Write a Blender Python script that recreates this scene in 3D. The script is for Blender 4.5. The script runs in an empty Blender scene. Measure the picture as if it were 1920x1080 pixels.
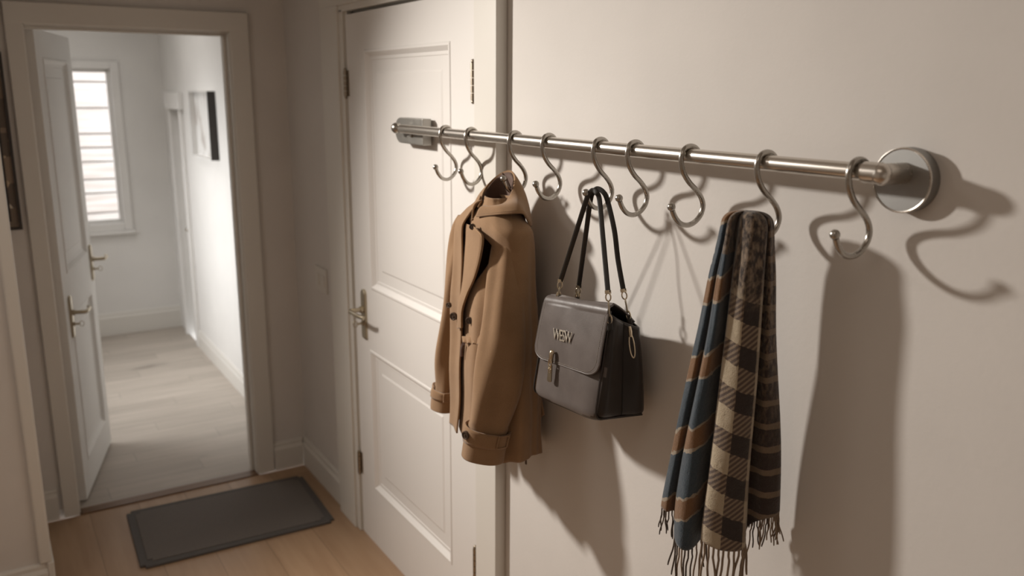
import bpy, bmesh, math, random
from mathutils import Vector, Matrix
from math import sin, cos, pi, radians
random.seed(7)
S = bpy.context.scene
COL = S.collection

# ------------------------------------------------------------------ helpers
def link(me, name, mat=None, parent=None, smooth=False):
    o = bpy.data.objects.new(name, me); COL.objects.link(o)
    if mat is not None:
        for m in (mat if isinstance(mat, (list, tuple)) else [mat]): me.materials.append(m)
    if smooth:
        b_ = bmesh.new(); b_.from_mesh(me)
        for f_ in b_.faces: f_.smooth = True
        for e in b_.edges:
            if len(e.link_faces) == 2 and e.calc_face_angle(0) > .75: e.smooth = False
        b_.to_mesh(me); b_.free()
    if parent: o.parent = parent
    return o
def obj(name, bm, mat, parent=None, smooth=False, origin=None):
    bmesh.ops.recalc_face_normals(bm, faces=bm.faces[:])
    if parent is not None and parent.type == 'EMPTY': origin = parent.location
    elif parent is not None: origin = parent.matrix_basis.translation if parent.parent is None else None
    if origin is None and parent is not None: origin = Vector(root_loc(parent))
    if origin is not None: bmesh.ops.translate(bm, verts=bm.verts[:], vec=-Vector(origin))
    me = bpy.data.meshes.new(name); bm.to_mesh(me); bm.free()
    o = link(me, name, mat, parent, smooth)
    if parent is None and origin is not None: o.location = origin
    return o
def root_loc(o):
    v = Vector(o.location)
    while o.parent: o = o.parent; v += Vector(o.location)
    return v
def thing(name, label, cat, loc=(0, 0, 0), group=None):
    o = bpy.data.objects.new(name, None); COL.objects.link(o); o.location = loc
    o.empty_display_size = .05; o['label'] = label; o['category'] = cat
    if group: o['group'] = group
    return o
def tag(o, label, cat, group=None):
    o['label'] = label; o['category'] = cat
    if group: o['group'] = group
    return o
def struct(name, bm, mat, label=None, cat=None, origin=None):
    o = obj(name, bm, mat, origin=origin); o['kind'] = 'structure'
    if label: o['label'] = label
    if cat: o['category'] = cat
    return o
def box(bm, a, b, bevel=0, seg=2):
    x0, x1 = sorted((a[0], b[0])); y0, y1 = sorted((a[1], b[1])); z0, z1 = sorted((a[2], b[2]))
    vs = [bm.verts.new(p) for p in ((x0,y0,z0),(x1,y0,z0),(x1,y1,z0),(x0,y1,z0),(x0,y0,z1),(x1,y0,z1),(x1,y1,z1),(x0,y1,z1))]
    fs = [bm.faces.new([vs[i] for i in f]) for f in ((0,3,2,1),(4,5,6,7),(0,1,5,4),(1,2,6,5),(2,3,7,6),(3,0,4,7))]
    if bevel:
        es = list({e for f in fs for e in f.edges})
        bmesh.ops.bevel(bm, geom=es, offset=bevel, segments=seg, affect='EDGES', profile=.5)
def cr(P, t):                                   # Catmull-Rom through points, t in 0..len-1
    n = len(P); i = min(int(t), n - 2); f = t - i
    p0 = P[max(i-1, 0)]; p1 = P[i]; p2 = P[i+1]; p3 = P[min(i+2, n-1)]
    return [.5*((2*b)+(-a+c)*f+(2*a-5*b+4*c-d)*f*f+(-a+3*b-3*c+d)*f**3) for a, b, c, d in zip(p0, p1, p2, p3)]
def crv(P, n):
    return [Vector(cr(P, (len(P)-1)*i/(n-1))) for i in range(n)]
def tube(bm, pts, r, seg=12, caps=True, flat=None):
    """swept tube; r may be a list; flat=(ratio, up vector) flattens it into a strap"""
    pts = [Vector(p) for p in pts]; n = len(pts)
    T = [(pts[min(i+1, n-1)]-pts[max(i-1, 0)]).normalized() for i in range(n)]
    ref = Vector(flat[1]) if flat else (Vector((0, 0, 1)) if abs(T[0].z) < .9 else Vector((0, 1, 0)))
    N = (ref - T[0]*ref.dot(T[0])).normalized(); rings = []
    for i in range(n):
        if flat: N = (ref - T[i]*ref.dot(T[i])).normalized()
        else: N = (N - T[i]*N.dot(T[i])).normalized()
        B = T[i].cross(N); rr = r[i] if isinstance(r, (list, tuple)) else r
        k = flat[0] if flat else 1
        rings.append([bm.verts.new(pts[i] + N*cos(2*pi*j/seg)*rr*k + B*sin(2*pi*j/seg)*rr) for j in range(seg)])
    for a, b in zip(rings, rings[1:]):
        for j in range(seg): bm.faces.new((a[j], a[(j+1) % seg], b[(j+1) % seg], b[j]))
    if caps: bm.faces.new(rings[0][::-1]); bm.faces.new(rings[-1])
def ring(bm, c, ax1, ax2, R1, R2, r, seg=24, ms=8):      # closed elliptical link
    c = Vector(c); a = Vector(ax1).normalized(); b = Vector(ax2).normalized(); nrm = a.cross(b)
    rs = []
    for i in range(seg):
        t = 2*pi*i/seg; p = c + a*R1*cos(t) + b*R2*sin(t); o = (a*cos(t)*R2 + b*sin(t)*R1).normalized()
        rs.append([bm.verts.new(p + o*cos(2*pi*j/ms)*r + nrm*sin(2*pi*j/ms)*r) for j in range(ms)])
    for i in range(seg):
        A, B = rs[i], rs[(i+1) % seg]
        for j in range(ms): bm.faces.new((A[j], A[(j+1) % ms], B[(j+1) % ms], B[j]))
def ball(bm, c, r, u=16, v=10):
    bmesh.ops.create_uvsphere(bm, u_segments=u, v_segments=v, radius=r, matrix=Matrix.Translation(c))
def cyl(bm, a, b, r, seg=40, r2=None):
    a = Vector(a); b = Vector(b); d = b - a
    M = Matrix.Translation((a+b)/2) @ d.to_track_quat('Z', 'Y').to_matrix().to_4x4()
    bmesh.ops.create_cone(bm, cap_ends=True, segments=seg, radius1=r, radius2=r if r2 is None else r2, depth=d.length, matrix=M)
def bm_new(): return bmesh.new()
def grid(fn, nu, nv, closed=False):
    bm = bmesh.new(); uvl = bm.loops.layers.uv.new('UVMap')
    V = [[bm.verts.new(fn(i/(nu if closed else nu-1), j/(nv-1))) for j in range(nv)] for i in range(nu)]
    for i in range(nu if closed else nu-1):
        for j in range(nv-1):
            q = [(i, j), (i+1, j), (i+1, j+1), (i, j+1)]
            f = bm.faces.new([V[a % nu][b] for a, b in q])
            for l, (a, b) in zip(f.loops, q): l[uvl].uv = (a/(nu if closed else nu-1), b/(nv-1))
    return bm
def solid(o, t, off=0, sub=0):
    m = o.modifiers.new('thickness', 'SOLIDIFY'); m.thickness = t; m.offset = off; m.use_even_offset = False
    if sub: s = o.modifiers.new('soft', 'SUBSURF'); s.levels = sub; s.render_levels = sub
def bev(o, w, seg=2):
    m = o.modifiers.new('bevel', 'BEVEL'); m.width = w; m.segments = seg; m.limit_method = 'ANGLE'

# ------------------------------------------------------------------ materials
class G:
    def __init__(s, name, base=(.8, .8, .8), rough=.5, metal=0, spec=.5):
        s.m = bpy.data.materials.new(name); s.m.use_nodes = True; s.t = s.m.node_tree; s.n = s.t.nodes
        s.b = s.n['Principled BSDF']; s.b.inputs['Base Color'].default_value = (*base, 1)
        s.b.inputs['Roughness'].default_value = rough; s.b.inputs['Metallic'].default_value = metal
        s.b.inputs['Specular IOR Level'].default_value = spec
        s.tc = s.n.new('ShaderNodeTexCoord')
    def lk(s, a, b): s.t.links.new(a, b)
    def put(s, sock, v):
        if isinstance(v, bpy.types.NodeSocket): s.lk(v, sock)
        elif isinstance(v, (tuple, list)): sock.default_value = (*v, 1) if len(sock.default_value) == 4 and len(v) == 3 else v
        else: sock.default_value = v
    def M(s, op, a, b=0., c=0.):
        x = s.n.new('ShaderNodeMath'); x.operation = op
        for i, v in enumerate((a, b, c)): s.put(x.inputs[i], v)
        return x.outputs[0]
    def obj(s, scale=(1, 1, 1), uv=False, rot=(0, 0, 0)):
        mp = s.n.new('ShaderNodeMapping'); s.lk(s.tc.outputs['UV' if uv else 'Object'], mp.inputs[0])
        mp.inputs['Scale'].default_value = scale; mp.inputs['Rotation'].default_value = rot; return mp.outputs[0]
    def noise(s, vec, scale=5., detail=4., rough=.5, col=False):
        x = s.n.new('ShaderNodeTexNoise'); s.lk(vec, x.inputs['Vector'])
        x.inputs['Scale'].default_value = scale; x.inputs['Detail'].default_value = detail; x.inputs['Roughness'].default_value = rough
        return x.outputs['Color' if col else 'Fac']
    def mix(s, f, a, b, mode='MIX'):
        x = s.n.new('ShaderNodeMix'); x.data_type = 'RGBA'; x.blend_type = mode
        s.put(x.inputs[0], f); s.put(x.inputs[6], a); s.put(x.inputs[7], b); return x.outputs[2]
    def ramp(s, f, lo, hi):
        x = s.n.new('ShaderNodeMapRange'); s.put(x.inputs[0], f); x.inputs[1].default_value = lo; x.inputs[2].default_value = hi; return x.outputs[0]
    def xyz(s, vec):
        x = s.n.new('ShaderNodeSeparateXYZ'); s.lk(vec, x.inputs[0]); return x.outputs
    def color(s, c): s.put(s.b.inputs['Base Color'], c); return s
    def bump(s, h, strength=.3, dist=.001):
        x = s.n.new('ShaderNodeBump'); x.inputs['Strength'].default_value = strength; x.inputs['Distance'].default_value = dist
        s.put(x.inputs['Height'], h); s.lk(x.outputs[0], s.b.inputs['Normal']); return s

def wall_mat(name, base, b=.25):
    g = G(name, base, .72, 0, .25); v = g.obj()
    n1 = g.noise(v, 3, 4); g.color(g.mix(g.ramp(n1, .3, .7), tuple(c*.96 for c in base), tuple(min(1, c*1.03) for c in base)))
    g.bump(g.noise(v, 90, 5, .6), b, .0012); return g.m
M_wall = wall_mat('warm white wall paint', (.675, .640, .605))
M_white = wall_mat('far room white paint', (.74, .72, .69))
M_ceil = wall_mat('ceiling paint', (.62, .59, .55))
def paint(name, base, rough=.38):
    g = G(name, base, rough, 0, .4); v = g.obj((1, 1, .12))
    g.bump(g.noise(v, 60, 3), .08, .0006); return g.m
M_trim = paint('satin white trim paint', (.68, .65, .60))
M_door = paint('satin white door paint', (.72, .69, .66), .42)
M_dark = G('dark gap', (.05, .04, .035), .9).m
def metal(name, base, rough, streak=(1, 1, 1), amt=.12):
    g = G(name, base, rough, 1); n = g.noise(g.obj(streak), 40, 4)
    g.put(g.b.inputs['Roughness'], g.M('ADD', g.M('MULTIPLY', n, amt), rough-amt/2)); return g.m
M_steel = metal('brushed stainless steel', (.62, .58, .53), .27, (1, .05, 1), .16)
M_hook = metal('polished steel wire', (.42, .395, .36), .27)
M_disc = metal('satin steel flange', (.34, .335, .325), .50, (1, 6, 6))
M_plate = metal('dull grey bracket metal', (.36, .345, .32), .42)
M_brass = metal('aged brass', (.46, .40, .30), .33)
M_hinge = metal('worn hinge metal', (.34, .29, .23), .42)
M_gold = metal('pale gold', (.66, .56, .42), .26)

def wood(name, c1, c2, plank=.19, length=1.4, along='Y', seam=.55, rough=.42):
    g = G(name, c1, rough, 0, .4); x, y, z = g.xyz(g.obj())
    a, b = (x, y) if along == 'Y' else (y, x)
    row = g.M('FLOOR', g.M('DIVIDE', a, plank)); off = g.M('MULTIPLY', g.M('FRACT', g.M('MULTIPLY', row, .618)), length)
    bb = g.M('DIVIDE', g.M('ADD', b, off), length); idb = g.M('FLOOR', bb)
    cmb = g.n.new('ShaderNodeCombineXYZ'); g.put(cmb.inputs[0], row); g.put(cmb.inputs[1], idb)
    wn = g.n.new('ShaderNodeTexWhiteNoise'); g.lk(cmb.outputs[0], wn.inputs[0]); rnd = wn.outputs['Value']
    cv = g.n.new('ShaderNodeCombineXYZ'); g.put(cv.inputs[0], g.M('MULTIPLY', a, 14.)); g.put(cv.inputs[1], g.M('MULTIPLY', b, 1.2)); g.put(cv.inputs[2], g.M('MULTIPLY', rnd, 20.))
    gr = g.noise(cv.outputs[0], 1.6, 6, .6)
    c = g.mix(g.ramp(gr, .3, .72), c1, c2)
    c = g.mix(g.M('MULTIPLY', rnd, .35), c, tuple(v*.78 for v in c2))
    kn = g.noise(g.obj((5, 1.6, 1)) if along == 'Y' else g.obj((1.6, 5, 1)), 1.1, 3)
    c = g.mix(g.ramp(kn, .68, .78), c, tuple(v*.55 for v in c2))
    fa = g.M('FRACT', g.M('DIVIDE', a, plank)); fb = g.M('FRACT', bb)
    ga = g.M('LESS_THAN', g.M('MINIMUM', fa, g.M('SUBTRACT', 1., fa)), .007); gb = g.M('LESS_THAN', g.M('MINIMUM', fb, g.M('SUBTRACT', 1., fb)), .0012)
    gap = g.M('MAXIMUM', ga, gb)
    g.color(g.mix(g.M('MULTIPLY', gap, seam), c, tuple(v*.35 for v in c2)))
    g.bump(g.M('SUBTRACT', g.M('MULTIPLY', gr, .3), gap), .25, .0015); return g.m
M_oak = wood('light oak planks', (.43, .285, .175), (.34, .21, .122))
M_farfloor = wood('pale grey washed planks', (.50, .44, .38), (.38, .33, .28), .12, 1.1, 'X', .5, .5)
M_thresh = wood('brown oak threshold', (.20, .11, .055), (.13, .07, .035), .5, 3, 'X')

# ------------------------------------------------------------------ room
XL, YB = -2.3, -1.5; YF, YF2, YE = 3.77, 3.87, 6.65; H = 2.5
JL, JR, DT = -.985, -.235, 1.985                    # far doorway
def boxes(name, mat, lst, **k):
    bm = bm_new()
    for a, b in lst: box(bm, a, b)
    return struct(name, bm, mat, **k)
DY0, DY1, DZ = 2.060, 2.990, 2.01                  # the white door's slab along the right wall
boxes('floor', M_oak, [((XL, YB, -.06), (0, YF-.022, 0))], label='light oak plank floor of the hallway', cat='floor')
boxes('floor', M_farfloor, [((-1.7, YF+.03, -.06), (0, YE, .0))], label='pale grey plank floor of the room beyond the doorway', cat='floor')
boxes('trim_1', M_thresh, [((JL, YF-.022, -.06), (JR, YF+.035, .005))], label='brown wooden threshold strip across the far doorway', cat='threshold')
boxes('wall_right', M_wall, [((0, YB, -.06), (.12, DY0-.02, H)), ((0, DY0-.02, DZ+.02), (.12, DY1+.02, H)), ((0, DY1+.02, -.06), (.12, YF, H))], label='warm white plaster wall behind the hook rail', cat='wall')
boxes('wall_right', M_white, [((0, YF, -.06), (.12, 6.06, H)), ((0, 6.06, 1.62), (.12, 6.36, H)), ((0, 6.36, -.06), (.12, YE+.1, H)), ((.12, 6.0, -.06), (.16, 6.42, 1.7))], label='bright white wall of the far room with a framed picture', cat='wall')
boxes('wall_far', M_wall, [((XL, YF, -.06), (JL-.02, YF2, H)), ((JL-.02, YF, DT+.02), (JR+.02, YF2, H)), ((JR+.02, YF, -.06), (0, YF2, H))], label='dim beige wall around the far doorway', cat='wall')
boxes('wall_left', M_wall, [((XL-.1, YB, -.06), (XL, YF, H))], label='left wall of the hallway', cat='wall')
boxes('wall_stub', M_wall, [((XL, 3.17, 0), (-1.137, YF, H))], label='beige wall pier at the left edge with white baseboard', cat='wall')
boxes('wall_back', M_wall, [((XL-.1, YB-.1, -.06), (.12, YB, H))], label='wall behind the viewer', cat='wall')
boxes('ceiling', M_ceil, [((XL-.1, YB-.1, H), (.12, YE+.1, H+.08))], label='flat ceiling', cat='ceiling')
WX0, WX1, WZ0, WZ1 = -.632, -.335, .815, 1.885
boxes('wall_end', M_white, [((-1.8, YE, -.06), (WX0, YE+.1, H)), ((WX1, YE, -.06), (0, YE+.1, H)), ((WX0, YE, -.06), (WX1, YE+.1, WZ0)), ((WX0, YE, WZ1), (WX1, YE+.1, H))], label='white end wall of the far room with a tall window', cat='wall')
boxes('wall_side', M_white, [((-1.8, YF2, -.06), (-1.7, YE, H))], label='left wall of the far room', cat='wall')

# far window: casing, sash, glass, sill
bm = bm_new(); w = .055; y0 = YE-.022
box(bm, (WX0-w, y0, WZ0-w), (WX0, YE, WZ1+w), .004); box(bm, (WX1, y0, WZ0-w), (WX1+w, YE, WZ1+w), .004)
box(bm, (WX0, y0, WZ1), (WX1, YE, WZ1+w), .004); box(bm, (WX0, y0, WZ0-w), (WX1, YE, WZ0), .004)
win = struct('window_1', bm, M_white, 'tall narrow bright window in the end wall of the far room', 'window', origin=((WX0+WX1)/2, YE, WZ0))
bm = bm_new(); s = .022
for a, b in (((WX0, WZ0), (WX0+s, WZ1)), ((WX1-s, WZ0), (WX1, WZ1)), ((WX0+s, WZ1-s), (WX1-s, WZ1)), ((WX0+s, WZ0), (WX1-s, WZ0+s))):
    box(bm, (a[0], YE+.03, a[1]), (b[0], YE+.065, b[1]), .003)
obj('window_frame', bm, M_white, win)
gl = G('window glass', (1, 1, 1), .02); gl.b.inputs['Transmission Weight'].default_value = 1; gl.b.inputs['IOR'].default_value = 1.01
bm = bm_new(); box(bm, (WX0+s, YE+.045, WZ0+s), (WX1-s, YE+.05, WZ1-s)); obj('pane', bm, gl.m, win)
bm = bm_new(); box(bm, (WX0-w-.01, YE-.045, WZ0-w-.022), (WX1+w+.01, YE, WZ0-w), .005); obj('window_sill', bm, M_white, win)
# pale boarded fence outside the window
fe = thing('garden_fence', 'pale horizontal board fence seen through the far window', 'fence', (-.5, 7.6, -.06))
g = G('sun bleached boards', (.80, .74, .68), .8)
g.color(g.mix(g.ramp(g.noise(g.obj((1, 1, 14)), 2, 4), .35, .7), (.84, .81, .78), (.66, .58, .53)))
zz = -.05; k = 0
while zz < 2.6:
    hgt = random.choice((.11, .14, .16, .2)); bm = bm_new(); box(bm, (-1.9, 7.58, zz), (.9, 7.61, zz+hgt-.012), .003)
    obj('board', bm, g.m, fe); zz += hgt
bm = bm_new(); box(bm, (-1.9, 7.612, -.05), (.9, 7.616, 2.55)); obj('backing_board', bm, G('weathered backing', (.42, .36, .32), .8).m, fe)
for px_ in (-1.2, .3):
    bm = bm_new(); box(bm, (px_, 7.617, -.06), (px_+.08, 7.69, 2.5), .004); obj('post', bm, g.m, fe)
boxes('ground', wall_mat('pale paving', (.6, .58, .55)), [((-4, YE+.1, -.12), (3, 9.5, -.06))], label='pale paving outside the far window', cat='ground')

# baseboards
def baseboard(name, p, q, n, label, h=.135, t=.018):
    """profiled board from p to q (floor points) standing out along n"""
    p = Vector((*p, 0)); q = Vector((*q, 0)); n = Vector((*n, 0)); prof = [(0, 0), (t, 0), (t, h-.035), (t*.62, h-.02), (t*.62, h-.008), (t*.4, h), (0, h)]
    bm = bm_new(); A = [bm.verts.new(p+n*a+Vector((0, 0, b))) for a, b in prof]; B = [bm.verts.new(q+n*a+Vector((0, 0, b))) for a, b in prof]
    for i in range(len(prof)): j = (i+1) % len(prof); bm.faces.new((A[i], A[j], B[j], B[i]))
    bm.faces.new(A[::-1]); bm.faces.new(B); return struct(name, bm, M_trim, label, 'baseboard')
baseboard('baseboard_right', (0, 3.226), (0, YF), (-1, 0), 'white baseboard between the door casing and the far corner')
baseboard('baseboard_right', (0, YB), (0, 1.93), (-1, 0), 'white baseboard under the hook rail')
baseboard('baseboard_far', (-.155, YF), (-.018, YF), (0, -1), 'short white baseboard right of the far doorway')
baseboard('baseboard_far', (-1.137, YF), (-1.06, YF), (0, -1), 'short white baseboard left of the far doorway')
baseboard('baseboard_left', (XL, 3.17), (-1.137, 3.17), (0, -1), 'white baseboard along the wall pier at the left edge', .125)
baseboard('baseboard_far_room', (0, YF2), (0, 6.04), (-1, 0), 'white baseboard below the framed picture in the far room', .12)
baseboard('baseboard_end', (-1.7, YE), (0, YE), (0, -1), 'white baseboard under the far window', .16)
bm = bm_new(); box(bm, (-1.160, 3.152, .125), (-1.119, 3.20, H), .008, 3); box(bm, (-1.137, 3.152, 0), (-1.115, 3.77, .128), .004)
struct('trim_2', bm, M_trim, 'pale corner bead down the edge of the left wall pier', 'trim')

# far doorway casing + jamb
bm = bm_new()
cw = .078
for x0, x1 in ((JL-.06, JL), (JR, JR+cw)):
    box(bm, (x0, YF-.02, 0), (x1, YF, DT+cw), .004)
box(bm, (JL-.06, YF-.022, DT), (JR+cw, YF, DT+cw), .004)
box(bm, (JL-.02, YF-.006, 0), (JL+.004, YF2+.006, DT)); box(bm, (JR-.004, YF-.006, 0), (JR+.02, YF2+.006, DT)); box(bm, (JL, YF-.006, DT-.004), (JR, YF2+.006, DT+.02))
box(bm, (JR-.016, YF+.04, 0), (JR-.004, YF2-.02, DT-.01), .002); box(bm, (JL, YF+.04, DT-.016), (JR, YF2-.02, DT-.004), .002)
struct('trim_3', bm, M_trim, 'white painted casing around the open far doorway', 'door frame')

# panelled door leaf maker (local: x along width, y thickness [front = -y], z up)
def leaf_bm(W, Hh, T, panels, face_both=True):
    bm = bm_new()
    xs = sorted({0, W, *[p[0] for p in panels], *[p[1] for p in panels]}); zs = sorted({0, Hh, *[p[2] for p in panels], *[p[3] for p in panels]})
    def inp(x, z): return any(p[0] <= x <= p[1] and p[2] <= z <= p[3] for p in panels)
    for sgn in (0, 1):
        y = -T/2 if sgn == 0 else T/2; s = 1 if sgn == 0 else -1
        for i in range(len(xs)-1):
            for j in range(len(zs)-1):
                if not inp((xs[i]+xs[i+1])/2, (zs[j]+zs[j+1])/2):
                    bm.faces.new([bm.verts.new(p) for p in ((xs[i], y, zs[j]), (xs[i+1], y, zs[j]), (xs[i+1], y, zs[j+1]), (xs[i], y, zs[j+1]))])
        for (a, b, c, d) in panels:
            lv = [(0, 0), (.004, -.003), (.010, -.003), (.024, .011), (.034, .011), (.036, .013), (.075, .013), (.082, .010)]
            prev = None
            for ins, dep in lv:
                q = [bm.verts.new(p) for p in ((a+ins, y+s*dep, c+ins), (b-ins, y+s*dep, c+ins), (b-ins, y+s*dep, d-ins), (a+ins, y+s*dep, d-ins))]
                if prev:
                    for k in range(4): bm.faces.new((prev[k], prev[(k+1) % 4], q[(k+1) % 4], q[k]))
                prev = q
            bm.faces.new(prev)
    for a, b in (((0, 0), (W, 0)), ((W, 0), (W, Hh)), ((W, Hh), (0, Hh)), ((0, Hh), (0, 0))):
        bm.faces.new([bm.verts.new(p) for p in ((a[0], -T/2, a[1]), (b[0], -T/2, b[1]), (b[0], T/2, b[1]), (a[0], T/2, a[1]))])
    bmesh.ops.remove_doubles(bm, verts=bm.verts[:], dist=1e-5)
    return bm
# ---- white door on the right wall (slab face at X=-.03)
DW = DY1-DY0
bm = leaf_bm(DW, DZ-.012, .04, [(DY1-2.832, DY1-2.200, 1.035, 1.875), (DY1-2.862, DY1-2.222, .235, .80)])
R90 = Matrix.Rotation(-pi/2, 4, 'Z')          # width runs along -Y, front faces -X
bm.transform(Matrix.Translation((-.002, DY1, .012)) @ R90)
door = struct('door_1', bm, M_door, 'closed white panelled door on the right wall behind the rail', 'door', origin=(-.01, DY1, .012))
def hinge(parent, y, z, h=.095, x=-.022, wdt=.02, side=1):
    bm = bm_new(); box(bm, (x-.004, y-.001, z-h/2), (x+.001, y+side*wdt, z+h/2), .001)
    hb = obj('hinge', bm, M_hinge, parent)
    bm = bm_new()
    for k in range(5):
        z0 = z-h/2+k*h/5; cyl(bm, (x-.009, y, z0+.001), (x-.009, y, z0+h/5-.001), .0075, 14)
    ball(bm, (x-.009, y, z+h/2+.003), .006); ball(bm, (x-.009, y, z-h/2-.003), .006)
    k = obj('hinge_knuckle', bm, M_hinge, hb, True); return hb
for zc in (1.775, .31): hinge(door, DY1+.006, zc, .09, -.020, .02, -1)
for zc in (1.775, .345): hinge(door, DY0-.004, zc, .1, -.022, .017, 1)
def handle(parent, M, s=1.0, nm='door_handle'):
    """escutcheon plate with lever and key; local x along lever, y = out of the door (negative), z up"""
    bm = bm_new(); w_, h_ = .020*s, .095*s; n = 10
    out = []
    for k in range(n+1): a = pi*k/n; out.append((w_*cos(a), h_-w_+w_*sin(a)))
    out += [(-w_, -h_+.006), (-w_+.006, -h_), (w_-.006, -h_), (w_, -h_+.006)]
    for yy in (0, -.008):
        pass
    A = [bm.verts.new((x, 0, z)) for x, z in out]; B = [bm.verts.new((x, -.007, z)) for x, z in out]; Cc = [bm.verts.new((x*.86, -.0095, z*.965)) for x, z in out]
    L = len(out)
    for i in range(L):
        j = (i+1) % L; bm.faces.new((A[i], A[j], B[j], B[i])); bm.faces.new((B[i], B[j], Cc[j], Cc[i]))
    bm.faces.new(Cc); bm.faces.new(A[::-1]); bm.transform(M); p = obj(nm, bm, M_brass, parent)
    bm = bm_new(); z = .018*s
    cyl(bm, (0, -.008, z), (0, -.02, z), .013*s, 24)
    tube(bm, crv([(0, -.015, z), (0, -.045, z), (.006, -.060, z), (.03, -.064, z+.001), (.08*s, -.062, z), (.112*s, -.052, z-.002)], 26), [.0085]*8+[.0085-.0001*i for i in range(18)], 12)
    bm.transform(M); obj('lever', bm, M_brass, p, True)
    bm = bm_new(); z = -.035*s; cyl(bm, (0, -.009, z), (0, -.015, z), .009, 20); box(bm, (-.0015, -.034, z-.004), (.0015, -.014, z+.004)); ring(bm, (0, -.040, z), (0, 1, 0), (0, 0, 1), .009, .011, .0014); 
    bm.transform(M); obj('key', bm, M_brass, p)
    return p
handle(door, Matrix.Translation((-.022, 2.90, .94)) @ R90)

# door casing on the right wall
bm = bm_new()
def casing_leg(y_in, y_out):
    d = 1 if y_out > y_in else -1
    box(bm, (-.034, y_in+d*.052, 0), (0, y_out, 2.045), .002); box(bm, (-.026, y_in+d*.018, 0), (0, y_in+d*.0525, 2.030), .002); box(bm, (-.014, y_in, 0), (0, y_in+d*.0185, 2.023), .001)
casing_leg(DY1+.008, 3.225)
box(bm, (-.034, 1.932, 0), (0, DY0-.012, 2.045), .002); box(bm, (-.024, DY0-.0125, 0), (0, DY0-.004, 2.022))
box(bm, (-.034, 1.932, 2.045), (0, 3.225, 2.105), .002); box(bm, (-.026, DY0-.012, 2.0225), (0, DY1+.0605, 2.0455), .001)
box(bm, (.012, DY0-.02, 0), (.10, DY1+.02, 2.03))
struct('trim_4', bm, M_trim, 'white stepped casing around the closed panelled door', 'door frame')

# ---- open leaf in the far doorway
LW = .665; ang = math.atan2(.66, .185)
bm = leaf_bm(LW, 1.965, .038, [(.10, LW-.10, .98, 1.86), (.10, LW-.10, .14, .80)])
ML = Matrix.Translation((JL+.02, YF2+.0, .012)) @ Matrix.Rotation(ang, 4, 'Z')
bm.transform(ML)
leaf = struct('door_2', bm, M_white, 'open white panelled door leaf swung into the far room', 'door', origin=(JL+.02, YF2, .012))
handle(leaf, ML @ Matrix.Translation((.085, -.019, .80)), .95)
handle(leaf, ML @ Matrix.Translation((LW-.045, -.019, .93)), .9)

# far right-hand door recess in the far room
bm = bm_new(); box(bm, (-.022, 6.0, 0), (0, 6.06, 1.70), .004); box(bm, (-.022, 6.36, 0), (0, 6.42, 1.70), .004); box(bm, (-.034, 5.97, 1.62), (0, 6.45, 1.73), .004)
struct('trim_5', bm, M_white, 'white casing of the narrow side door at the end of the far room', 'door frame')
bm = leaf_bm(.29, 1.61, .035, [(.06, .23, .85, 1.5), (.06, .23, .15, .72)]); bm.transform(Matrix.Translation((.06, 6.355, .005)) @ R90)
d3 = struct('door_3', bm, M_white, 'narrow closed white side door near the end wall', 'door', origin=(.06, 6.355, .005))
handle(d3, Matrix.Translation((.0425, 6.11, .80)) @ R90, .8)

# framed pictures
def picture(name, label, loc, M, W, Hh, T, mf, art, mat_w=.0, bar=.016, inner=False, side=None):
    t = thing(name, label, 'picture', loc)
    def add(nm, lst, mt, b=0):
        bm = bm_new()
        for a, c in lst: box(bm, a, c, b)
        bm.transform(M); return obj(nm, bm, mt, t)
    add('frame', [((0, -T, 0), (bar, 0, Hh)), ((W-bar, -T, 0), (W, 0, Hh)), ((bar, -T, 0), (W-bar, 0, bar)), ((bar, -T, Hh-bar), (W-bar, 0, Hh))], mf, .001)
    add('print', [((bar, -T*.35, bar), (W-bar, -T*.2, Hh-bar))], art)
    if side:
        add('side_edge', [((W, -T-.001, -.001), (W+.003, 0, Hh+.001))], side); add('side_edge', [((-.003, -T-.001, -.001), (0, 0, Hh+.001))], side)
    if inner:
        i = .024; q = bar+i; e = .016
        add('inner_frame', [((q, -T*1.25, q), (q+e, -T*.35, Hh-q)), ((W-q-e, -T*1.25, q), (W-q, -T*.35, Hh-q)), ((q+e, -T*1.25, q), (W-q-e, -T*.35, q+e)), ((q+e, -T*1.25, Hh-q-e), (W-q-e, -T*.35, Hh-q))], mf, .001)
    return t
M_black = G('black frame wood', (.035, .028, .024), .45).m
g = G('pale abstract print', (.8, .8, .8), .25); n = g.noise(g.obj((1, 6, 3)), 2.2, 3)
g.color(g.mix(g.ramp(n, .5, .62), (.74, .73, .71), (.50, .46, .43)))
PM = Matrix.Translation((0, 5.56, 1.355)) @ R90
picture('framed_picture', 'pale print in a white frame with black side edges on the bright far room wall', (0, 5.3, 1.36), PM, .47, .385, .045, M_white, g.m, bar=.004, side=M_black)
g2 = G('brown and cream collage print', (.5, .4, .3), .35)
vo = g2.n.new('ShaderNodeTexVoronoi'); vo.distance = 'CHEBYCHEV'; g2.lk(g2.obj((1, 1, .55)), vo.inputs['Vector']); vo.inputs['Scale'].default_value = 22
r_ = g2.xyz(vo.outputs['Color'])[0]
c = g2.mix(g2.ramp(r_, .25, .3), (.16, .12, .09), (.34, .25, .18)); c = g2.mix(g2.ramp(r_, .62, .66), c, (.62, .47, .30)); g2.color(g2.mix(g2.ramp(r_, .85, .88), c, (.75, .66, .52)))
picture('framed_picture', 'dark framed brown and cream collage at the upper left edge', (-1.2, YF, 1.22), Matrix.Translation((-1.40, YF, 1.222)), .335, .66, .022, M_black, g2.m, inner=True, bar=.010)

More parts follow.
